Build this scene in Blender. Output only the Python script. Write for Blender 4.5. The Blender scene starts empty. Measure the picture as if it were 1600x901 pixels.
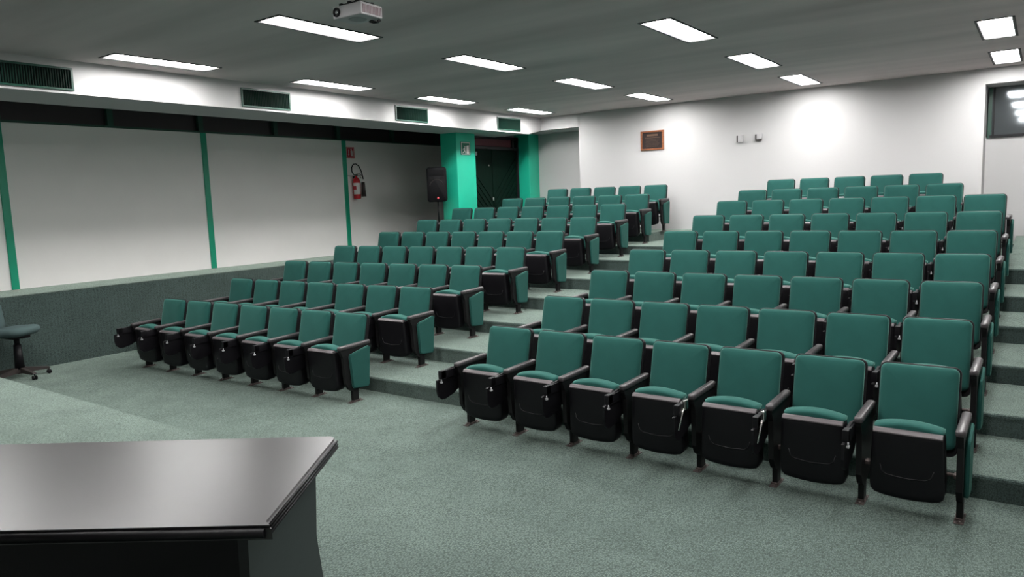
import bpy, bmesh, math, random
from mathutils import Vector, Matrix
from math import sin, cos, pi, radians
random.seed(4)
S = bpy.context.scene
COL = S.collection

# ------------------------------------------------------------------ camera
F = 1145.03
Rv = Vector((0.81151, 0.58329, -0.03512)); Uv = Vector((-0.04319, 0.11981, 0.99186)); Fv = Vector((-0.58274, 0.80338, -0.12242))
cd = bpy.data.cameras.new('camera'); cam = bpy.data.objects.new('camera', cd); COL.objects.link(cam)
cd.sensor_width = 36; cd.lens = F/1600*36; cd.clip_start = .05; cd.clip_end = 100
M = Matrix.Identity(4)
for i in range(3):
    M[i][0] = Rv[i]; M[i][1] = Uv[i]; M[i][2] = -Fv[i]
M[2][3] = 2.0952
cam.matrix_world = M
S.camera = cam
# ------------------------------------------------------------------ world, exposure
w = bpy.data.worlds.new('world'); S.world = w; w.use_nodes = True
w.node_tree.nodes['Background'].inputs[0].default_value = (.5, .55, .6, 1)
w.node_tree.nodes['Background'].inputs[1].default_value = 0.02
S.view_settings.view_transform = 'Standard'; S.view_settings.look = 'None'
S.view_settings.gamma = 1; S.view_settings.exposure = 0.0
S.view_settings.use_curve_mapping = False
LAMP = 55                      # strength of every ceiling diffuser
S.cycles.use_denoising = True
S.cycles.max_bounces = 8; S.cycles.diffuse_bounces = 5
S.cycles.sample_clamp_indirect = 8
S.cycles.caustics_reflective = False

# ------------------------------------------------------------------ materials
def mat(name, col, rough=.6, metal=0, spec=.5, noise=None, bump=None, sheen=0, emit=None, coat=0):
    m = bpy.data.materials.new(name); m.use_nodes = True
    nt = m.node_tree; b = nt.nodes['Principled BSDF']
    b.inputs['Base Color'].default_value = (*col, 1); b.inputs['Roughness'].default_value = rough
    b.inputs['Metallic'].default_value = metal; b.inputs['Specular IOR Level'].default_value = spec
    if sheen: b.inputs['Sheen Weight'].default_value = sheen; b.inputs['Sheen Roughness'].default_value = .4; b.inputs['Sheen Tint'].default_value = (.5, 1, .85, 1)
    if coat: b.inputs['Coat Weight'].default_value = coat
    if emit: b.inputs['Emission Color'].default_value = (*emit[:3], 1); b.inputs['Emission Strength'].default_value = emit[3]
    tc = None
    if noise or bump:
        tc = nt.nodes.new('ShaderNodeTexCoord')
    if noise:
        sc, amt = noise[:2]
        n = nt.nodes.new('ShaderNodeTexNoise'); n.inputs['Scale'].default_value = sc; n.inputs['Detail'].default_value = 4
        mp = nt.nodes.new('ShaderNodeMapping')
        if len(noise) > 2: mp.inputs['Scale'].default_value = noise[2]
        nt.links.new(tc.outputs['Object'], mp.inputs[0]); nt.links.new(mp.outputs[0], n.inputs[0])
        r = nt.nodes.new('ShaderNodeMapRange'); r.inputs[1].default_value = .3; r.inputs[2].default_value = .7
        r.inputs[3].default_value = 1-amt; r.inputs[4].default_value = 1+amt
        nt.links.new(n.outputs[0], r.inputs[0])
        v = nt.nodes.new('ShaderNodeVectorMath'); v.operation = 'SCALE'; v.inputs[0].default_value = col
        nt.links.new(r.outputs[0], v.inputs['Scale']); nt.links.new(v.outputs[0], b.inputs['Base Color'])
    if bump:
        n = nt.nodes.new('ShaderNodeTexNoise'); n.inputs['Scale'].default_value = bump[0]; n.inputs['Detail'].default_value = 3
        nt.links.new(tc.outputs['Object'], n.inputs[0])
        bp_ = nt.nodes.new('ShaderNodeBump'); bp_.inputs['Strength'].default_value = bump[1]; bp_.inputs['Distance'].default_value = .01
        nt.links.new(n.outputs[0], bp_.inputs['Height']); nt.links.new(bp_.outputs[0], b.inputs['Normal'])
    return m

def carpet(name, col, scale=75, contrast=.5):
    """looped-pile carpet: cells of pile with dark gaps between, soft larger mottling, worn tint"""
    m = bpy.data.materials.new(name); m.use_nodes = True; nt = m.node_tree; b = nt.nodes['Principled BSDF']
    b.inputs['Roughness'].default_value = .95; b.inputs['Specular IOR Level'].default_value = .15
    b.inputs['Sheen Weight'].default_value = .75; b.inputs['Sheen Roughness'].default_value = .55; b.inputs['Sheen Tint'].default_value = (.65, .80, .69, 1)
    tc = nt.nodes.new('ShaderNodeTexCoord'); mp = nt.nodes.new('ShaderNodeMapping')
    mp.inputs['Rotation'].default_value = (0, 0, .35); mp.inputs['Scale'].default_value = (1, .5, 1)
    nt.links.new(tc.outputs['Object'], mp.inputs[0])
    vo = nt.nodes.new('ShaderNodeTexVoronoi'); vo.inputs['Scale'].default_value = scale; vo.inputs['Randomness'].default_value = .75
    nt.links.new(mp.outputs[0], vo.inputs[0])
    r = nt.nodes.new('ShaderNodeMapRange'); r.inputs[1].default_value = .15; r.inputs[2].default_value = .75
    r.inputs[3].default_value = 1+contrast*.45; r.inputs[4].default_value = 1-contrast
    nt.links.new(vo.outputs['Distance'], r.inputs[0])
    n = nt.nodes.new('ShaderNodeTexNoise'); n.inputs['Scale'].default_value = 3; n.inputs['Detail'].default_value = 5
    nt.links.new(tc.outputs['Object'], n.inputs[0])
    r2 = nt.nodes.new('ShaderNodeMapRange'); r2.inputs[1].default_value = .3; r2.inputs[2].default_value = .7; r2.inputs[3].default_value = .9; r2.inputs[4].default_value = 1.1
    nt.links.new(n.outputs[0], r2.inputs[0])
    mu = nt.nodes.new('ShaderNodeMath'); mu.operation = 'MULTIPLY'; nt.links.new(r.outputs[0], mu.inputs[0]); nt.links.new(r2.outputs[0], mu.inputs[1])
    v = nt.nodes.new('ShaderNodeVectorMath'); v.operation = 'SCALE'; v.inputs[0].default_value = col
    nt.links.new(mu.outputs[0], v.inputs['Scale']); nt.links.new(v.outputs[0], b.inputs['Base Color'])
    ms = nt.nodes.new('ShaderNodeMath'); ms.operation = 'MULTIPLY'; ms.inputs[1].default_value = .95; nt.links.new(mu.outputs[0], ms.inputs[0]); nt.links.new(ms.outputs[0], b.inputs['Sheen Weight'])
    bu = nt.nodes.new('ShaderNodeBump'); bu.inputs['Strength'].default_value = .5; bu.inputs['Distance'].default_value = .004; bu.invert = True
    nt.links.new(vo.outputs['Distance'], bu.inputs['Height']); nt.links.new(bu.outputs[0], b.inputs['Normal'])
    return m

m_carpet = carpet('green_carpet', (.038, .060, .057), 125, .46)
m_wall = mat('white_paint', (.54, .534, .533), .7, bump=(25, .06))
m_panel = mat('white_panel', (.92, .90, .875), .6, noise=(1.2, .02), bump=(18, .05))
m_ceil = mat('ceiling_plaster', (.69, .61, .60), .9, noise=(.8, .2, (.2, 1.5, 1)))
m_green = mat('green_paint', (.016, .48, .31), .35, noise=(2, .05))
m_strip = mat('green_strip_paint', (.008, .33, .19), .4, noise=(2, .05))
m_dgreen = mat('dark_green_paint', (.006, .055, .035), .4, noise=(3, .2))
m_dkwood = mat('dark_green_boards', (.002, .011, .007), .6, spec=.12, noise=(4, .3, (1, 12, 1)))
m_dark = mat('dark_glass', (.022, .018, .021), .3)
m_maroon = mat('maroon_panel', (.10, .022, .03), .6)
m_fabric = mat('green_fabric', (.0142, .080, .0685), .85, spec=.2, sheen=.36, noise=(6, .06), bump=(900, .12))
m_black = mat('black_plastic', (.0045, .004, .0055), .45, spec=.28, bump=(300, .08))
m_bmetal = mat('black_metal', (.006, .0055, .006), .5, spec=.3, noise=(9, .2))
m_arm = mat('dark_grey_armrest', (.048, .041, .044), .4, spec=.6, noise=(9, .1))
m_lip = mat('lit_lip_plastic', (.11, .095, .10), .4)  # top bevel of the black seat shell; highlight from above painted in as paler grey
m_foot = mat('worn_metal', (.12, .095, .09), .5, metal=.6, noise=(60, .4))
m_chrome = mat('chrome', (.75, .72, .7), .22, metal=1)
m_desk = mat('black_laminate', (.014, .010, .013), .30, spec=1.0)
m_deskside = mat('dark_green_black_laminate', (.010, .013, .014), .45, noise=(8, .15, (1, 1, 7)))
m_white = mat('white_plastic', (.50, .49, .50), .4)
m_grey = mat('grey_plastic', (.35, .35, .36), .5)
m_pink = mat('pinkish_plastic', (.26, .17, .19), .6)
m_slot = mat('dark_slot', (.03, .02, .03), .7)
m_lens = mat('lens_glass', (.02, .02, .03), .05, coat=1)
m_lensw = mat('lens_core', (.8, .8, .85), .05, metal=.9)
m_red = mat('red_paint', (.55, .012, .02), .3, noise=(8, .1))
m_sred = mat('red_sign', (.55, .03, .05), .5)
m_swhite = mat('sign_white', (.75, .72, .7), .5)
m_brass = mat('brass', (.55, .4, .18), .35, metal=.9)
m_wood = mat('brown_wood', (.23, .075, .028), .4, noise=(14, .35, (1, 1, 6)))
m_plq = mat('bronze_plaque', (.022, .013, .012), .35, metal=.3)
m_plqt = mat('bronze_relief', (.16, .10, .07), .4, metal=.6)
m_seatgrey = mat('grey_green_fabric', (.065, .105, .105), .9, bump=(600, .2))
m_bplas = mat('brown_black_plastic', (.035, .028, .026), .5)
m_pane = mat('booth_glass', (.17, .19, .20), .05, metal=.6)
m_frame = mat('lamp_frame', (.03, .03, .03), .6)
m_hous = mat('lamp_housing', (.55, .55, .56), .5)
m_lamp = mat('lamp_diffuser', (.9, .9, .9), .5, emit=(1, .985, .97, LAMP))
m_cab = mat('black_speaker_cabinet', (.004, .004, .005), .6, spec=.15, bump=(200, .1))
m_signg = mat('sign_green', (.004, .13, .08), .5)
m_led = mat('red_badge', (.7, .08, .1), .3)
m_louver = mat('green_louver', (.002, .020, .013), .6, spec=.15, noise=(5, .2))
m_void = mat('dark_duct', (.004, .004, .004), .9)

# ------------------------------------------------------------------ mesh helpers
class MB:
    def __init__(s): s.v = []; s.f = []; s.sm = []
    def add(s, vs, fs, T=None, smooth=False):
        o = len(s.v)
        s.v += [tuple(T @ Vector(q)) if T else tuple(q) for q in vs]
        s.f += [tuple(o+i for i in f) for f in fs]; s.sm += [smooth]*len(fs); return s
    def box(s, a, b, T=None, bev=0):
        x0, y0, z0 = a; x1, y1, z1 = b
        if bev <= 0:
            vs = [(x0,y0,z0),(x1,y0,z0),(x1,y1,z0),(x0,y1,z0),(x0,y0,z1),(x1,y0,z1),(x1,y1,z1),(x0,y1,z1)]
            return s.add(vs, [(0,3,2,1),(4,5,6,7),(0,1,5,4),(1,2,6,5),(2,3,7,6),(3,0,4,7)], T)
        bm = bmesh.new(); bmesh.ops.create_cube(bm, size=1)
        for q in bm.verts: q.co = Vector(((x0+x1)/2+q.co.x*(x1-x0), (y0+y1)/2+q.co.y*(y1-y0), (z0+z1)/2+q.co.z*(z1-z0)))
        bmesh.ops.bevel(bm, geom=bm.edges[:], offset=bev, segments=3, profile=.6, affect='EDGES')
        bm.verts.index_update()
        s.add([q.co.copy() for q in bm.verts], [[q.index for q in f.verts] for f in bm.faces], T, True); bm.free(); return s
    def prism(s, poly, a, b, axis='x', T=None, smooth=False):
        """extrude a polygon along an axis; poly in the two other coordinates"""
        n = len(poly); vs = []
        for t in (a, b):
            for (p, q) in poly:
                vs.append({'x': (t, p, q), 'y': (p, t, q), 'z': (p, q, t)}[axis])
        fs = [tuple(range(n)), tuple(range(2*n-1, n-1, -1))]
        s.add(vs, fs, T)
        o = len(s.v)-2*n
        s.f += [(o+i, o+n+i, o+n+(i+1) % n, o+(i+1) % n) for i in range(n)]; s.sm += [smooth]*n
        return s
    def tube(s, pts, r, n=10, T=None, caps=True):
        pts = [Vector(q) for q in pts]; rs = r if isinstance(r, (list, tuple)) else [r]*len(pts)
        vs = []; up = None
        for i, q in enumerate(pts):
            d = (pts[min(i+1, len(pts)-1)]-pts[max(i-1, 0)]).normalized()
            if up is None:
                up = Vector((0,0,1)) if abs(d.z) < .9 else Vector((1,0,0))
            sx = d.cross(up).normalized(); up = sx.cross(d).normalized()
            for k in range(n):
                a = 2*pi*k/n; vs.append(q+rs[i]*(cos(a)*sx+sin(a)*up))
        fs = [(i*n+k, i*n+(k+1) % n, (i+1)*n+(k+1) % n, (i+1)*n+k) for i in range(len(pts)-1) for k in range(n)]
        s.add(vs, fs, T, True)
        if caps:
            o = len(s.v)-len(vs); s.f += [tuple(o+k for k in range(n))[::-1], tuple(o+len(vs)-n+k for k in range(n))]; s.sm += [False]*2
        return s
    def lathe(s, prof, n=20, T=None):
        """prof: list of (radius, z)"""
        vs = [(r*cos(2*pi*k/n), r*sin(2*pi*k/n), z) for r, z in prof for k in range(n)]
        fs = [(i*n+k, i*n+(k+1) % n, (i+1)*n+(k+1) % n, (i+1)*n+k) for i in range(len(prof)-1) for k in range(n)]
        s.add(vs, fs, T, True)
        o = len(s.v)-len(vs); s.f += [tuple(o+k for k in range(n))[::-1], tuple(o+len(vs)-n+k for k in range(n))]; s.sm += [False]*2
        return s
    def pillow(s, outline, rings, T=None):
        """outline(inset)->list of (x,z); rings: (inset, depth) from the rim to the crown; depth runs to -y"""
        n = len(outline(0)); vs = []
        for ins, d in rings: vs += [(x, -d, z) for x, z in outline(ins)]
        fs = [(i*n+k, i*n+(k+1) % n, (i+1)*n+(k+1) % n, (i+1)*n+k) for i in range(len(rings)-1) for k in range(n)]
        m = len(rings)
        fs += [tuple(range(n))[::-1], tuple((m-1)*n+k for k in range(n))]
        return s.add(vs, fs, T, True)
    def mesh(s, name, m):
        me = bpy.data.meshes.new(name); me.from_pydata(s.v, [], s.f)
        me.polygons.foreach_set('use_smooth', s.sm); me.materials.append(m)
        bm = bmesh.new(); bm.from_mesh(me); bmesh.ops.recalc_face_normals(bm, faces=bm.faces); bm.to_mesh(me); bm.free()
        me.update(); return me
    def obj(s, name, m, parent=None): return link(name, s.mesh(name, m), parent)

def link(name, data, parent=None):
    o = bpy.data.objects.new(name, data); COL.objects.link(o)
    if parent: o.parent = parent
    return o
def tag(o, label, cat, group=None):
    o['label'] = label; o['category'] = cat
    if group: o['group'] = group
    return o
def thing(name, label, cat, loc=(0,0,0), rz=0, group=None):
    o = bpy.data.objects.new(name, None); COL.objects.link(o); o.empty_display_size = .1
    o.location = loc; o.rotation_euler = (0, 0, rz); return tag(o, label, cat, group)
def struct(name, mb, m, parent=None):
    o = mb.obj(name, m, parent)
    if not parent: o['kind'] = 'structure'
    return o
def rrect(x0, x1, z0, z1, r, n=6):
    def f(ins):
        a0, a1, b0, b1 = x0+ins, x1-ins, z0+ins, z1-ins; rr = max(r-ins, .004); out = []
        for cx, cz, st in ((a1-rr, b1-rr, 0), (a0+rr, b1-rr, 90), (a0+rr, b0+rr, 180), (a1-rr, b0+rr, 270)):
            for k in range(n+1):
                a = radians(st+90*k/n); out.append((cx+rr*cos(a), cz+rr*sin(a)))
        return out
    return f

# ------------------------------------------------------------------ the room
H = 3.85; B = 14.0; XW = -12.05; XR = 1.6; YF = -2.8
RY = [5.56, 6.50, 7.53, 8.60, 9.58, 10.70, 11.70, 12.66]
RZ = [.165, .338, .50, .672, .843, 1.03, 1.188, 1.356]
fl = MB()
fl.box((XW, YF, -.2), (XR, 15.2, 0))
nose = .012
def tread(x0, x1, y0, y1, z):
    # carpeted step with a rolled nosing
    fl.prism([(y0+nose, -.05), (y0+nose*.6, z-.05), (y0, z-.022), (y0+.004, z-.009), (y0+.014, z-.002), (y0+.03, z), (y1, z), (y1, -.05)], x0, x1, 'x')
for k in range(5): tread(-11.13, XR, RY[k], 15.2, RZ[k])
tread(XW, XR, RY[5], 15.2, RZ[5])
tread(-9.3, -.83, RY[6], B+.02, RZ[6])
tread(-8.85, -5.97, RY[7], B+.02, RZ[7]); tread(-5.97, -4.25, 13.45, B+.02, RZ[7]); tread(-4.25, -.83, RY[7], B+.02, RZ[7])
fl.prism([(10.9, 1.02), (15.2, 1.02), (15.2, 1.20), (14.6, 1.19)], -.33, XR, 'x')   # ramped landing
fl.box((-.83, 13.9, 1.02), (-.33, 15.2, 1.10))
struct('floor', fl, m_carpet)
lg = MB(); lg.prism([(-11.13, 0), (-11.13, 1.005), (-11.122, 1.022), (-11.15, 1.03), (XW, 1.03), (XW, 0)], YF, 10.72, 'y')
struct('trim_1', lg, m_carpet)                                   # carpeted ledge along the left wall
st = MB(); st.prism([(YF, 0), (YF, .5), (2.79, .5), (2.79, 0)], -11.13, XR, 'x')
struct('stage_platform', st, m_carpet)

# ceiling with a hole for every lamp
LX = {0: (-8.80, -8.47), 1: (-6.15, -5.82), 2: (-3.48, -3.15), 3: (-.68, -.35)}
LY = {0: [4.30, 6.93, 9.52, 12.13], 1: [4.50, 7.20, 9.76, 12.13], 2: [4.60, 7.24, 9.82, 12.22], 3: [4.65, 7.25, 9.85, 12.30]}
LEN = 1.29
for k in LY: LY[k] = [LY[k][0]-2.65] + LY[k]
cg = MB()
xs = [XW]
for k in range(4): xs += list(LX[k])
xs.append(XR+.2)
for i in range(len(xs)-1):
    if i % 2 == 0: cg.box((xs[i], YF-.2, H), (xs[i+1], 15.2, H+.2))
    else:
        ys = [YF-.2]
        for y in LY[i//2]: ys += [y, y+LEN]
        ys.append(15.2)
        for j in range(0, len(ys), 2): cg.box((xs[i], ys[j], H), (xs[i+1], ys[j+1], H+.2))
struct('ceiling', cg, m_ceil)

# soffit beam along the left side
sf = MB(); sf.prism([(YF, 3.47), (13.5, 3.47), (14.0, 3.565), (15.0, 3.565), (15.0, H), (YF, H)], -10.22, -9.2, 'x')
struct('trim_2', sf, m_wall)
# left wall of panels
wl = MB()
wl.box((XW-.2, YF, 1.03), (XW, 14.0, 3.42)); wl.box((XW-.2, YF-.2, 0), (XW-.05, 15.2, 1.03))
struct('wall_left', wl, m_panel)
for i, y in enumerate((1.15, 4.345, 7.51, 10.725)):
    t = MB(); t.box((XW-.01, y-.05, 1.03), (XW+.025, y+.05, 3.42), bev=.006)
    struct('trim_%d' % (3+i), t, m_strip)
cw = thing('window_1', 'x', 'window'); cw['kind'] = 'structure'
for k_ in ('label', 'category'): del cw[k_]
t = MB(); t.box((XW-.12, YF, 3.42), (XW-.06, 14, H)); t.obj('window_pane', m_dark, cw)
t = MB(); t.box((XW-.1, YF, 3.42), (XW+.02, 14, 3.452)); t.box((XW-.1, YF, 3.80), (XW+.0, 14, H))
for y in (-.2, 1.3, 2.8, 4.36, 5.93, 7.48, 9.04, 10.6, 12.2, 13.7): t.box((XW-.1, y-.045, 3.44), (XW+.015, y+.045, 3.82))
t.obj('window_frame', m_dgreen, cw)
# closing wall beyond the pillar
t = MB(); t.box((XW, 13.9, 1.0), (-10.22, 14.05, H)); struct('wall_left.001', t, m_wall)
# back wall
wb = MB()
wb.box((-8.22, B, .9), (-.81, B+.25, H)); wb.box((-9.2, B, 3.57), (-8.2, B+.25, H))
wb.box((-.81, B, 3.61), (XR, B+.8, H))
wb.box((-9.2, B+.25, 3.57), (-8.2, 14.85, 3.7))
wb.box((-10.3, 14.84, .9), (-8.0, 15.05, H))           # alcove back
wb.box((-8.22, B+.2, .9), (-8.1, 14.9, H))             # alcove side
wb.box((-.93, B+.2, .9), (-.81, 14.7, H))              # right recess side
wb.box((-.9, 14.6, .9), (XR, 14.8, 2.80)); wb.box((-.9, 14.6, 3.62), (XR, 14.8, H))
struct('wall_back', wb, m_wall)
t = MB(); t.box((-.81, 14.585, 1.1), (XR, 14.6, 1.60), bev=.004); struct('baseboard_back', t, m_wall)
t = MB(); t.box((XR, YF-.2, 0), (XR+.2, 15.2, H)); struct('wall_right', t, m_wall)
t = MB(); t.box((XW-.2, YF-.2, 0), (XR+.2, YF, H)); struct('wall_front', t, m_wall)

# control booth window
wn = MB(); wn.box((-.79, 14.57, 2.80), (-.74, 14.66, 3.62)); fr = wn
win = struct('window_2', wn, m_dgreen)
t = MB(); t.box((-.75, 14.60, 2.84), (XR, 14.61, 3.62)); t.obj('window_pane', m_pane, win)
t = MB(); t.box((-.76, 14.56, 2.80), (XR, 14.64, 2.84)); t.box((-.725, 14.59, 2.84), (-.70, 14.63, 3.62)); t.obj('window_frame', m_black, win)

# pillars
for i, (y0, y1) in enumerate(((11.78, 12.40), (14.42, 14.84))):
    t = MB(); t.box((-10.26, y0, 1.0), (-9.83, y1, 3.50 if i == 0 else 3.57), bev=.012)
    struct('pillar', t, m_green)
# exit door between the pillars, in the left wall
XD = -10.16
dr = MB(); dr.box((XD-.08, 12.40, 1.03), (XD-.05, 14.45, 3.50))
door = struct('door_1', dr, m_dkwood)
t = MB(); t.box((XD-.06, 12.40, 3.20), (XD+.03, 14.45, 3.26)); t.box((XD-.06, 12.40, 1.03), (XD+.03, 12.47, 3.5)); t.box((XD-.06, 14.38, 1.03), (XD+.03, 14.45, 3.5)); t.box((XD-.06, 12.4, 3.44), (XD+.03, 14.45, 3.5))
t.box((XD-.06, 14.18, 3.2), (XD+.03, 14.24, 3.5))
t.obj('door_frame', m_dark, door)
for y0, y1, sgn in ((12.47, 13.42, 1), (13.44, 14.38, -1)):
    t = MB(); t.box((XD-.05, y0, 1.04), (XD-.02, y1, 3.20))
    # diagonal battens on the leaf
    n = 15
    for k in range(-4, n):
        a = y0+.03; b_ = y1-.03; z0 = 1.1+k*.16; h = b_-a
        za, zb = (z0+h*1.0, z0) if sgn > 0 else (z0, z0+h*1.0)
        pts = [(a, za), (b_, zb), (b_, zb+.10), (a, za+.10)]
        if max(za, zb)+.1 < 3.14 and min(za, zb) > 1.06: t.prism(pts, XD-.02, XD-.005, 'x')
    t.obj('door_leaf', m_dkwood, door)
t = MB(); t.box((XD-.04, 12.56, 3.27), (XD-.01, 14.17, 3.43)); t.obj('transom_panel', m_maroon, door)
t = MB(); t.box((XD-.01, 13.33, 2.05), (XD+.06, 13.37, 2.13), bev=.01); t.obj('door_handle', m_chrome, door)
t = MB(); t.box((XD-.03, 13.18, 1.52), (XD+.02, 13.29, 1.62), bev=.01); t.obj('door_lock', m_grey, door)
t = MB(); t.box((XD-.03, 12.72, 3.05), (XD+.02, 12.86, 3.13), bev=.01); t.obj('door_closer', m_white, door)
t = MB(); t.lathe([(.02, 0), (.02, .03)], 10, Matrix.Translation((XD-.02, 13.28, 2.84)) @ Matrix.Rotation(pi/2, 4, 'Y')); t.obj('peephole', m_chrome, door)

# ------------------------------------------------------------------ ceiling lamps
def lamp_meshes():
    a = MB()      # housing walls above the ceiling opening
    a.box((0, 0, 0), (.012, LEN, .12)); a.box((.318, 0, 0), (.33, LEN, .12)); a.box((.012, 0, 0), (.318, .012, .12)); a.box((.012, LEN-.012, 0), (.318, LEN, .12)); a.box((0, 0, .12), (.33, LEN, .13))
    f = MB()
    f.box((-.022, -.022, -.008), (.352, 0.004, .004)); f.box((-.022, LEN-.004, -.008), (.352, LEN+.022, .004)); f.box((-.022, 0.004, -.008), (.004, LEN-.004, .004)); f.box((.326, 0.004, -.008), (.352, LEN-.004, .004))
    d = MB(); d.box((.013, .013, .022), (.317, LEN-.013, .03))
    return a.mesh('housing', m_hous), f.mesh('frame', m_frame), d.mesh('diffuser', m_lamp)
hm, fm, dm = lamp_meshes()
cname = ['by the green vents', 'second line from the green vents', 'third line from the green vents', 'line nearest the right side']
rname = ['first', 'second', 'third', 'fourth', 'fifth', 'sixth']
for c in range(4):
    for j, y in enumerate(LY[c]):
        k = 4-j
        pos = 'closest to the back wall' if k == 0 else '%s from the back wall' % rname[k]
        o = thing('ceiling_light', 'recessed rectangular ceiling light, %s, %s' % (cname[c], pos), 'ceiling light', (LX[c][0], y, H), 0, 'recessed ceiling lights')
        link('housing', hm, o); link('frame', fm, o); link('diffuser', dm, o)

# ------------------------------------------------------------------ soffit vents
VY = [3.32, 6.37, 9.41, 12.36]; VL = .83
def vent_meshes():
    f = MB()
    f.box((0, 0, 0), (.018, VL, .022)); f.box((0, 0, .238), (.018, VL, .26)); f.box((0, 0, .022), (.018, .022, .238)); f.box((0, VL-.022, .022), (.018, VL, .238))
    b = MB(); b.box((-.0, .022, .022), (.002, VL-.022, .238))
    l = MB(); n = 30
    for i in range(n):
        y = .03+(VL-.06)*i/(n-1); T = Matrix.Translation((.008, y, .13)) @ Matrix.Rotation(radians(28), 4, 'Z')
        l.box((-.008, -.0022, -.106), (.008, .0022, .106), T)
    return f.mesh('vent_frame', m_dgreen), b.mesh('duct_back', m_void), l.mesh('louvers', m_louver)
vm = vent_meshes()
vlab = ['dark green louvred vent on the white beam, nearest the left picture edge', 'dark green louvred vent on the white beam, second from the left', 'dark green louvred vent on the white beam, third from the left', 'green louvred vent on the white beam above the exit door']
for y, lb in zip(VY, vlab):
    o = thing('air_vent', lb, 'vent', (-9.2, y, 3.505), 0, 'air vents on the white beam')
    for nm, me in zip(('vent_frame', 'duct_back', 'louvers'), vm): link(nm, me, o)

# ------------------------------------------------------------------ auditorium chairs
P = .56
def chair_meshes():
    m = {}
    lean = math.atan(.24)
    # backrest: black shell behind, green cushion in front (local y=0 plane of its back), tilted
    Tb = Matrix.Translation((0, .188, .40)) @ Matrix.Rotation(-lean, 4, 'X')
    Hb = .512
    a = MB(); a.pillow(rrect(-.241, .241, -.07, Hb, .045), [(.018, -.045), (.004, -.038), (0, -.03), (0, .0), (.003, .006), (.008, .006)], Tb)
    m['backrest'] = a.mesh('backrest', m_black)
    a = MB(); a.pillow(rrect(-.231, .231, -.03, Hb-.010, .042), [(.004, 0), (0, .008), (0, .022), (.004, .034), (.012, .043), (.028, .050), (.06, .0545), (.11, .057), (.17, .058)], Tb)
    m['backrest_cushion'] = a.mesh('backrest_cushion', m_fabric)
    # tipped-up seat: shell toward the front
    def pan(ins):
        out = []
        top = .582-ins; r = .02
        for k in range(5):
            t = radians(0+90*k/4); out.append((.200-ins-r+r*cos(t), top-r+r*sin(t)))
        for k in range(5):
            t = radians(90+90*k/4); out.append((-.200+ins+r+r*cos(t), top-r+r*sin(t)))
        for x, z in ((-.205, .44), (-.211, .30), (-.211, .215), (-.204, .18), (-.185, .160), (-.14, .149), (-.07, .142), (0, .139), (.07, .142), (.14, .149), (.185, .160), (.204, .18), (.211, .215), (.211, .30), (.205, .44)):
            k = 1-ins/.21; out.append((x*k, .37+(z-.37)*(1-ins/.2)))
        return out
    Ts = Matrix.Translation((0, -.135, -.018)) @ Matrix.Translation((0, 0, .18)) @ Matrix.Rotation(radians(3), 4, 'X') @ Matrix.Translation((0, 0, -.18))
    a = MB(); a.pillow(pan, [(.02, -.10), (.008, -.09), (0, -.06), (0, .020), (.004, .032), (.012, .038), (.04, .040), (.09, .043)], Ts)
    # pressed relief line low on the shell
    pts = [(-.15, -.038, .36), (-.14, -.041, .315), (-.11, -.042, .295), (0, -.043, .286), (.11, -.042, .295), (.14, -.041, .315), (.15, -.038, .36)]
    a.tube(pts, .005, 6, Ts)
    m['seat'] = a.mesh('seat', m_black)
    a = MB(); a.prism([(-.044, .568), (-.044, .576), (-.028, .592), (-.004, .592), (-.004, .56)], -.192, .192, 'x', Ts)
    m['seat_lip'] = a.mesh('seat_lip', m_lip)
    def cush(ins):
        out = []; n = 14
        for k in range(n+1):
            t = k/n; x = .196-ins-(.392-2*ins)*t; out.append((x, .600+.030*sin(pi*t)**.8-ins))
        out += [(-.196+ins, .585), (-.18+ins, .55), (-.17+ins, .26+ins), (.17-ins, .26+ins), (.18-ins, .55), (.196-ins, .585)]
        return out
    a = MB(); a.pillow(cush, [(.03, -.118), (.012, -.114), (.003, -.10), (0, -.08), (0, -.03), (.003, -.012), (.010, -.002), (.02, .0)], Ts)
    m['seat_cushion'] = a.mesh('seat_cushion', m_fabric)
    # standard at the left edge
    pr = [(-.04, .0), (-.04, .12), (-.09, .15), (-.135, .22), (-.15, .50), (-.18, .555), (-.19, .585), (.25, .600), (.27, .56), (.235, .50), (.20, .30), (.17, .17), (.04, .13), (.04, 0)]
    a = MB(); a.prism(pr, -.018, .018, 'x')
    m['leg'] = a.mesh('leg', m_bmetal)
    a = MB(); a.box((-.028, -.095, 0), (.028, .095, .007), bev=.003); 
    for y in (-.075, .075): a.lathe([(.012, .007), (.012, .013), (.005, .019)], 8, Matrix.Translation((0, y, 0)))
    a.box((-.024, -.05, .006), (.024, .05, .02), bev=.003)
    m['foot_plate'] = a.mesh('foot_plate', m_foot)
    a = MB(); prof = []
    Ta = Matrix.Translation((0, -.200, .606)) @ Matrix.Rotation(radians(1.0), 4, 'X')
    def aout(ins): return rrect(-.028, .028, 0, .455, .022)(ins)
    Tr = Ta @ Matrix.Rotation(radians(-90), 4, 'X')   # pillow plane -> horizontal
    a.pillow(lambda i: rrect(-.028, .028, 0, .455, .024)(i), [(.004, -.022), (0, -.018), (0, .004), (.004, .012), (.012, .016)], Ta @ Matrix.Rotation(radians(-90), 4, 'X'))
    m['armrest'] = a.mesh('armrest', m_arm)
    # folded writing tablet hanging beside the arm, and its small hinge
    tp = [(-.412, .50), (-.412, .40), (-.395, .345), (-.36, .318), (-.31, .312), (-.20, .335), (-.09, .385), (-.05, .43), (-.05, .56), (-.18, .585), (-.365, .565), (-.37, .505)]
    a = MB(); a.prism(tp, -.052, -.034, 'x'); a.box((-.034, -.365, .50), (-.020, -.16, .575), bev=.004)
    a.box((-.058, -.37, .505), (-.02, -.30, .58), bev=.006)
    m['writing_tablet'] = a.mesh('writing_tablet', m_black)
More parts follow.
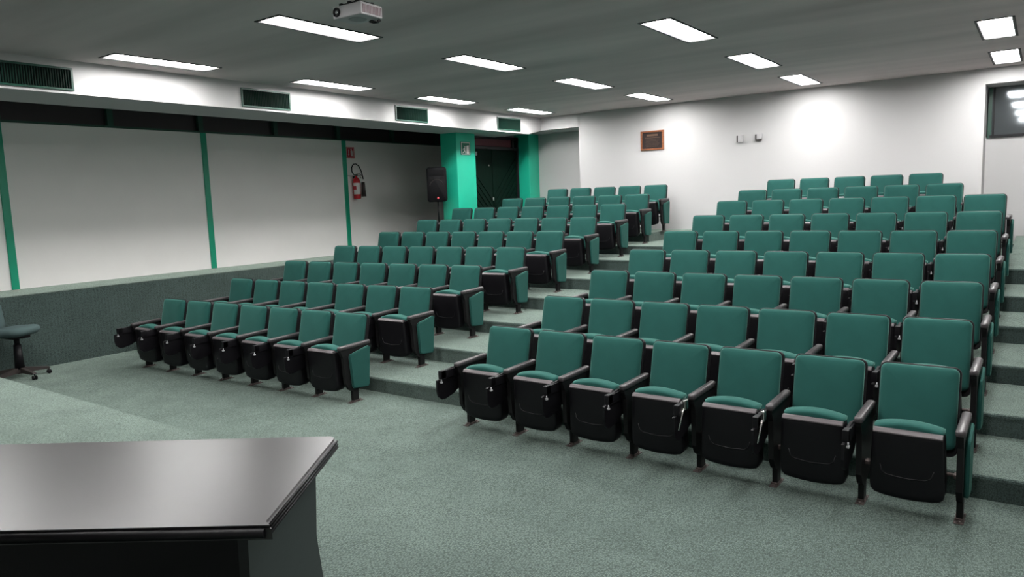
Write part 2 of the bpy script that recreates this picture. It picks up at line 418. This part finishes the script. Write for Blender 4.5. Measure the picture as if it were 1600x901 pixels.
    a = MB(); a.box((-.03, -.385, .470), (-.012, -.36, .485), bev=.003); a.tube([(-.02, -.372, .478), (-.02, -.372, .505)], .005, 6)
    m['tablet_hinge'] = a.mesh('tablet_hinge', m_grey)
    a = MB(); a.tube([(-.012, -.245, .585), (-.018, -.30, .52), (-.022, -.37, .40)], [.010, .010, .007], 8); a.box((-.026, -.29, .53), (-.002, -.23, .60), bev=.004)
    m['hinge_arm'] = a.mesh('hinge_arm', m_chrome)
    # pivot fitting low between seat and leg
    a = MB(); a.tube([(-.02, -.02, .285), (.075, -.02, .285)], .012, 8); a.box((.022, -.05, .27), (.05, .01, .295), bev=.004)
    m['pivot'] = a.mesh('pivot', m_foot)
    # upholstered end panel (outer side toward +x of the right-hand standard)
    ep = [(-.055, .175), (-.078, .50), (-.06, .525), (.20, .572), (.222, .56), (.185, .155), (.165, .135), (-.035, .155)]
    a = MB(); a.prism(ep, .018, .040, 'x', smooth=True)
    cx, cy = .07, .35
    a.prism([(cx+(p-cx)*.95, cy+(q-cy)*.97) for p, q in ep], .040, .046, 'x')
    m['end_panel'] = a.mesh('end_panel', m_fabric)
    return m
CM = chair_meshes()
ordn = ['first', 'second', 'third', 'fourth', 'fifth', 'sixth', 'seventh', 'eighth', 'ninth']
def std(root, x, end=False, tab=True, hinge=None):
    l = link('leg', CM['leg'], root); l.location.x = x; link('foot_plate', CM['foot_plate'], l)
    if end:
        e = link('end_panel', CM['end_panel'], l); e['label'] = 'green upholstered side panel'
    a = link('armrest', CM['armrest'], root); a.location.x = x
    if tab:
        t = link('writing_tablet', CM['writing_tablet'], root); t.location.x = x
        if hinge:
            h = link('hinge_arm', CM['hinge_arm'], t); h['label'] = 'exposed chrome hinge arm'
        else: link('tablet_hinge', CM['tablet_hinge'], t)
    p = link('pivot', CM['pivot'], root); p.location.x = x if not end else x-.06
YR = [5.5144, 6.4715, 7.4718, 8.4717, 9.5208, 10.5588, 11.5677, 12.5897, 13.50]
YL = [5.5082, 6.5581, 7.5319, 8.560, 9.6057, 10.6263, 11.6754, 12.624, 13.58]
Z = [0]+RZ
for blk in 'RL':
    for r in range(9):
        th = -.0044 if blk == 'R' else .0428
        x0 = -4.2822 if blk == 'R' else -5.8694
        pit = .5635 if blk == 'R' else .5564
        cols = range(1, 8)
        off = 0
        if blk == 'R':
            if r == 7: cols = range(1, 7)
            if r == 8: cols = range(1, 6); off = .1944 + .02
        else:
            if r == 7: cols = range(2, 8)
            if r == 8: cols = range(3, 8); off = -.06
        y0 = (YR if blk == 'R' else YL)[r]-.336
        cols = list(cols)
        for c in cols:
            u = (c-.5)*pit+off - (7*pit if blk == 'L' else 0)
            fromaisle = (c-1) if blk == 'R' else (7-c)
            rown = 'front row' if r == 0 else ('rearmost row' if r == 8 else ordn[r]+' row')
            pos = 'on the centre aisle' if fromaisle == 0 else ordn[fromaisle]+' from the centre aisle'
            lab = 'green tip-up chair %s, %s of the %s block' % (pos, rown, 'right' if blk == 'R' else 'left')
            o = thing('auditorium_chair', lab, 'chair', (x0+u*cos(th), y0+u*sin(th), Z[r]), th, 'green auditorium chairs in rows')
            b = link('backrest', CM['backrest'], o); link('backrest_cushion', CM['backrest_cushion'], b)
            s = link('seat', CM['seat'], o); link('seat_lip', CM['seat_lip'], s); link('seat_cushion', CM['seat_cushion'], s)
            std(o, -pit/2, hinge=(blk == 'R' and r == 0 and c in (5, 6)))
            if c == cols[-1]: std(o, pit/2, end=True, tab=False)

# ------------------------------------------------------------------ desk on the stage
ang = math.atan2(.62, -.42)          # direction of the short side, near corner -> far corner
dk = thing('desk', 'black laminate desk standing on the carpeted stage in the foreground', 'desk', (-1.65, 1.11, .5), 0)
# local axes: x along the long side away from camera's right, y along the short side
dk.rotation_euler = (0, 0, ang-pi/2)
W = 1.7; D = .75
t = MB()
o8 = [(0.02, 0), (-.0, .03), (0, D-.03), (-.02, D), (-W, D), (-W, 0)]
t.prism(o8, .712, .742, 'z'); 
t.prism([(x-.006 if x > -.1 else x, min(max(y, .006), D-.006)) for x, y in o8], .742, .75, 'z')
t.obj('desktop', m_desk, dk)
t = MB()
for z in (.716, .727, .738): t.tube([(0.003, .03, z), (0.003, D-.03, z)], .0045, 8)
t.tube([(-.0, .0, .73), (-W, 0.0, .73)], .014, 10)
t.obj('edge_molding', m_black, dk)
t = MB(); t.prism([(.01, .0), (.015, .40), (.03, .712), (.66, .712), (.61, .43), (.66, .22), (.70, 0)], -.088, -.06, 'x'); t.obj('side_panel', m_deskside, dk)
t = MB(); t.prism([(.01, .0), (.015, .40), (.03, .712), (.66, .712), (.61, .43), (.66, .22), (.70, 0)], -W+.12, -W+.15, 'x'); t.obj('side_panel', m_deskside, dk)
t = MB(); t.box((-W+.15, .03, .1), (-.088, .05, .70)); t.obj('front_panel', m_black, dk)

# ------------------------------------------------------------------ swivel chair at the left edge
sc = thing('swivel_chair', 'grey green office swivel chair beside the carpeted ledge at left', 'chair', (-10.70, 3.80, 0), radians(7))
t = MB(); t.lathe([(.045, .06), (.05, .07), (.05, .13), (.03, .15)], 16); b = t.obj('star_base', m_bplas, sc)
for k in range(5):
    a = radians(72*k); T = Matrix.Rotation(a, 4, 'Z')
    t = MB(); t.prism([(.02, .07), (.02, .14), (.32, .095), (.335, .08), (.30, .065)], -.022, .022, 'y', T @ Matrix.Identity(4))
    t.obj('base_arm', m_bplas, b)
    t = MB()
    for s_ in (-.018, .018):
        t.lathe([(.02, -.008), (.028, -.006), (.028, .006), (.02, .008)], 14, T @ Matrix.Translation((.32, s_, .028)) @ Matrix.Rotation(pi/2, 4, 'X'))
    t.tube([(.32, 0, .03), (.32, 0, .085)], .008, 6, T)
    t.obj('caster', m_black, b)
t = MB(); t.tube([(0,0,.12), (0,0,.44)], [.058, .044], 16); t.tube([(0,0,.43), (0,0,.54)], .032, 14); t.box((-.13, -.11, .525), (.13, .11, .565), bev=.012); t.obj('gas_column', m_black, sc)
fa = radians(22)
Tf = Matrix.Rotation(fa, 4, 'Z')
def seat_outline(i): return rrect(-.23, .23, -.235, .235, .13, 8)(i)
t = MB()
Tseat = Tf @ Matrix.Translation((.0, 0, .575)) @ Matrix.Rotation(radians(-3), 4, 'Y') @ Matrix.Rotation(radians(-90), 4, 'X')
t.pillow(seat_outline, [(.07, -.022), (.035, -.012), (.010, .01), (0, .035), (.004, .06), (.02, .082), (.05, .094), (.10, .098)], Tseat)
t.obj('seat', m_seatgrey, sc)
Tback = Tf @ Matrix.Translation((-.34, 0, .78)) @ Matrix.Rotation(radians(-8), 4, 'Y') @ Matrix.Rotation(radians(90), 4, 'Z')
t = MB(); t.pillow(rrect(-.20, .20, -.20, .24, .12, 8), [(.05, -.03), (.012, -.02), (0, 0), (.006, .02), (.03, .035), (.08, .04)], Tback); t.obj('backrest', m_seatgrey, sc)
t = MB(); t.tube([(-.05, 0, .545), (-.28, 0, .55), (-.38, 0, .62), (-.38, 0, .80)], .018, 8, Tf); t.obj('back_bar', m_black, sc)

# ------------------------------------------------------------------ projector under the ceiling
pj = thing('projector', 'white ceiling projector with round lens hanging near the front lights', 'projector', (-4.495, 4.235, 3.85))
T0 = Matrix.Rotation(radians(2), 4, 'Z')
t = MB(); t.box((-.155, -.12, -.30), (.155, .12, -.205), T0, bev=.010); body = t.obj('body', m_white, pj)
t = MB()
for k in range(13):
    y = -.10+.0165*k; t.box((.153, y, -.286), (.158, y+.008, -.222), T0)
t.obj('side_grille', m_pink, body)
t = MB(); t.lathe([(.036, 0), (.036, .012), (.030, .016), (.027, .004)], 20, T0 @ Matrix.Translation((-.105, -.119, -.252)) @ Matrix.Rotation(pi/2, 4, 'X')); t.obj('lens_ring', m_black, body)
t = MB(); t.lathe([(.018, 0), (.016, .008), (.008, .013)], 16, T0 @ Matrix.Translation((-.105, -.119, -.252)) @ Matrix.Rotation(pi/2, 4, 'X')); t.obj('lens', m_lensw, body)
t = MB(); t.lathe([(.07, -.303), (.075, -.300)], 24, T0 @ Matrix.Translation((0, 0, 0))); t.obj('bottom_cover', m_grey, body)
t = MB(); t.tube([(.05, .09, -.302), (.10, .07, -.318), (.12, .10, -.322), (.09, .13, -.318), (.04, .13, -.312), (.02, .10, -.304)], .006, 6); t.tube([(.10, .12, -.315), (.13, .11, -.31)], .012, 8); t.obj('cable', m_black, body)
t = MB(); t.tube([(0, 0, -.18), (0, 0, -.01)], .018, 12); t.lathe([(.07, -.012), (.07, 0)], 20)
t.box((-.10, -.07, -.188), (.10, .07, -.18))
for x, y in ((-.1, -.075), (.0, -.08), (.08, -.07), (-.09, .07), (.09, .07)): t.box((x-.015, y-.012, -.208), (x+.015, y+.012, -.176), bev=.003)
t.obj('ceiling_mount', m_bmetal, pj)

# ------------------------------------------------------------------ loudspeaker on stand
sx, sy = -10.08, 11.42
so = thing('speaker_stand', 'thin black tripod stand carrying the loudspeaker before the green pillar', 'stand', (sx, sy, 1.03))
t = MB(); t.tube([(0,0,.02), (0,0,.62)], .017, 10); t.tube([(0,0,.6), (0,0,1.04)], .0135, 10); t.obj('pole', m_black, so)
for k in range(3):
    a = radians(-90+120*k+30); dx, dy = cos(a), sin(a)
    t = MB(); t.tube([(.02*dx, .02*dy, .40), (.24*dx, .24*dy, .012)], .009, 8); t.tube([(.01*dx, .01*dy, .12), (.13*dx, .13*dy, .21)], .006, 6); t.obj('leg', m_black, so)
sp = thing('loudspeaker', 'black loudspeaker with a red badge mounted in front of the pillar', 'loudspeaker', (sx, sy, 2.07), radians(36))
t = MB(); 
for y0, y1, wf, wb_ in ((0, 1, 1, 1),):
    t.pillow(rrect(-.20, .20, 0, .70, .05), [(.07, -.28), (.055, -.27), (.0, .02), (.0, .10), (.006, .125), (.02, .135)], Matrix.Identity(4))
cab = t.obj('cabinet', m_cab, sp)
t = MB(); t.box((-.16, -.140, .52), (.16, -.130, .65), bev=.004); t.obj('horn', m_cab, cab)
t = MB()
for s_ in (-1, 1): t.prism([(s_*.07, .44), (s_*.15, .46), (s_*.13, .50), (s_*.08, .49)], -.140, -.131, 'y')
t.obj('bass_port', m_void, cab)
t = MB()
pts = [(.15*cos(a), -.138, .28+.17*sin(a)) for a in [radians(20+i*14) for i in range(11)]]
t.tube(pts, .006, 6); t.obj('grille_rim', m_bplas, cab)
t = MB(); t.lathe([(.022, 0), (.022, .008), (.012, .012)], 14, Matrix.Translation((.02, -.134, .075)) @ Matrix.Rotation(pi/2, 4, 'X')); bd = t.obj('badge', m_led, cab)

# ------------------------------------------------------------------ fire extinguisher and signs
fe = thing('fire_extinguisher', 'red fire extinguisher with black hose hanging on the left wall', 'fire extinguisher', (-11.95, 10.94, 2.19))
t = MB(); t.lathe([(.06, 0), (.078, .012), (.08, .03), (.08, .36), (.072, .41), (.045, .445), (.025, .46), (.022, .49)], 24); cy = t.obj('cylinder', m_red, fe)
Tl = Matrix.Identity(4)
t = MB()
n = 12; vs = []
for k in range(n+1):
    a = radians(-95+k*115/n)
    vs += [(.0815*cos(a), .0815*sin(a), .10), (.0815*cos(a), .0815*sin(a), .34)]
t.add(vs, [(2*k, 2*k+2, 2*k+3, 2*k+1) for k in range(n)], None, True); t.obj('label_sheet', m_swhite, cy)
t = MB(); vs = []
for k in range(n//2+1):
    a = radians(-98+k*50/(n//2)); vs += [(.083*cos(a), .083*sin(a), .20), (.083*cos(a), .083*sin(a), .275)]
t.add(vs, [(2*k, 2*k+2, 2*k+3, 2*k+1) for k in range(n//2)], None, True); t.obj('label_patch', m_sred, cy)
t = MB(); t.box((-.02, -.03, .49), (.02, .03, .53), bev=.006); t.tube([(0, .0, .53), (0, .09, .545), (0, .15, .50)], .010, 8); t.tube([(0, .0, .515), (0, .10, .50), (0, .14, .44)], .007, 8); t.obj('valve_handle', m_chrome, fe)
t = MB(); t.tube([(.01, -.02, .505), (.01, -.07, .515), (.012, -.12, .58), (.012, -.12, .67), (.012, -.07, .735), (.012, .0, .745), (.012, .08, .70), (.012, .14, .60), (.012, .17, .50), (.02, .18, .42)], .012, 8); t.obj('hose', m_black, fe)
t = MB(); t.tube([(.02, .17, .36), (.02, .175, .05)], [.035, .05], 16); t.obj('discharge_horn', m_bplas, fe)
t = MB(); t.box((-.10, -.03, .38), (-.075, .03, .50)); t.tube([(-.09, -.16, .495), (-.03, 0, .495), (-.02, .02, .495)], .005, 6); t.obj('wall_bracket', m_chrome, fe)

sg = tag(MB().box((-12.05, 10.775, 3.06), (-12.038, 11.01, 3.29)).obj('safety_sign', m_sred), 'red and white extinguisher sign above the fire extinguisher', 'sign')
t = MB(); t.box((-12.038, 10.79, 3.075), (-12.036, 10.995, 3.082)); t.box((-12.038, 10.79, 3.268), (-12.036, 10.995, 3.275)); t.box((-12.038, 10.79, 3.075), (-12.036, 10.797, 3.275)); t.box((-12.038, 10.988, 3.075), (-12.036, 10.995, 3.275))
t.prism([(10.83, 3.14), (10.85, 3.11), (10.87, 3.14), (10.857, 3.14), (10.857, 3.24), (10.843, 3.24), (10.843, 3.14)], -12.038, -12.035, 'x')
t.box((-12.038, 10.905, 3.10), (-12.035, 10.96, 3.215), bev=.0012); t.box((-12.038, 10.92, 3.215), (-12.035, 10.945, 3.25)); t.box((-12.038, 10.90, 3.235), (-12.035, 10.93, 3.245))
t.obj('pictogram', m_swhite, sg)

ex = tag(MB().box((-9.83, 11.91, 3.02), (-9.820, 12.22, 3.29)).obj('exit_sign', m_signg), 'green and white exit pictogram sign on the green pillar', 'sign')
t = MB(); X1, X2 = -9.820, -9.817
t.box((X1, 11.925, 3.03), (X2, 11.94, 3.28)); t.box((X1, 12.19, 3.03), (X2, 12.205, 3.28)); t.box((X1, 11.925, 3.265), (X2, 12.205, 3.28)); t.box((X1, 11.925, 3.03), (X2, 12.205, 3.042))
t.prism([(12.09, 3.05), (12.17, 3.05), (12.17, 3.22), (12.09, 3.205)], X1, X2, 'x')                    # doorway
t.lathe([(.017, 0), (.017, .003)], 12, Matrix.Translation((X1, 12.045, 3.185)) @ Matrix.Rotation(pi/2, 4, 'Y'))   # running figure
t.prism([(12.02, 3.165), (12.055, 3.165), (12.045, 3.11), (12.07, 3.075), (12.06, 3.05), (12.048, 3.052), (12.052, 3.075), (12.025, 3.10), (12.01, 3.07), (11.975, 3.055), (11.97, 3.067), (12.0, 3.085), (12.018, 3.12)], X1, X2, 'x')
t.prism([(11.975, 3.13), (11.985, 3.122), (12.02, 3.15), (12.02, 3.165)], X1, X2, 'x')
t.obj('pictogram', m_swhite, ex)

# ------------------------------------------------------------------ back wall fittings
pq = thing('wall_plaque', 'dark bronze plaque in a brown wooden frame on the back wall', 'plaque', (-6.495, B, 3.155))
t = MB(); a, b_ = .255, .195
t.box((-a, -.03, -b_), (a, 0, -b_+.035), bev=.004); t.box((-a, -.03, b_-.035), (a, 0, b_), bev=.004); t.box((-a, -.03, -b_+.03), (-a+.04, 0, b_-.03), bev=.004); t.box((a-.04, -.03, -b_+.03), (a, 0, b_-.03), bev=.004); t.obj('frame', m_wood, pq)
t = MB(); t.box((-a+.035, -.015, -b_+.03), (a-.035, 0, b_-.03)); t.obj('plate', m_plq, pq)
t = MB(); t.box((-.12, -.018, .085), (.12, -.014, .125)); t.box((-.16, -.018, .05), (.17, -.014, .058))
for i in range(6): t.box((-.15+.01*(i % 2), -.018, .02-i*.028), (.16-.02*((i*7) % 3), -.014, .024-i*.028))
t.obj('relief', m_plqt, pq)
for x, lb, v in ((-4.695, 'small white electrical box on the back wall, left of the pair', 0), (-4.345, 'small white electrical box on the back wall, right of the pair', 1)):
    o = thing('electrical_box', lb, 'electrical box', (x, B, 3.05), 0, 'electrical boxes on the back wall')
    t = MB(); t.box((-.06, -.05, -.062), (.05, 0, .062), bev=.004); bx = t.obj('housing', m_bplas, o)
    t = MB(); t.box((-.03, -.056, -.067 if not v else -.03), (.062, 0, .067), bev=.003); t.obj('cover', m_white, bx)
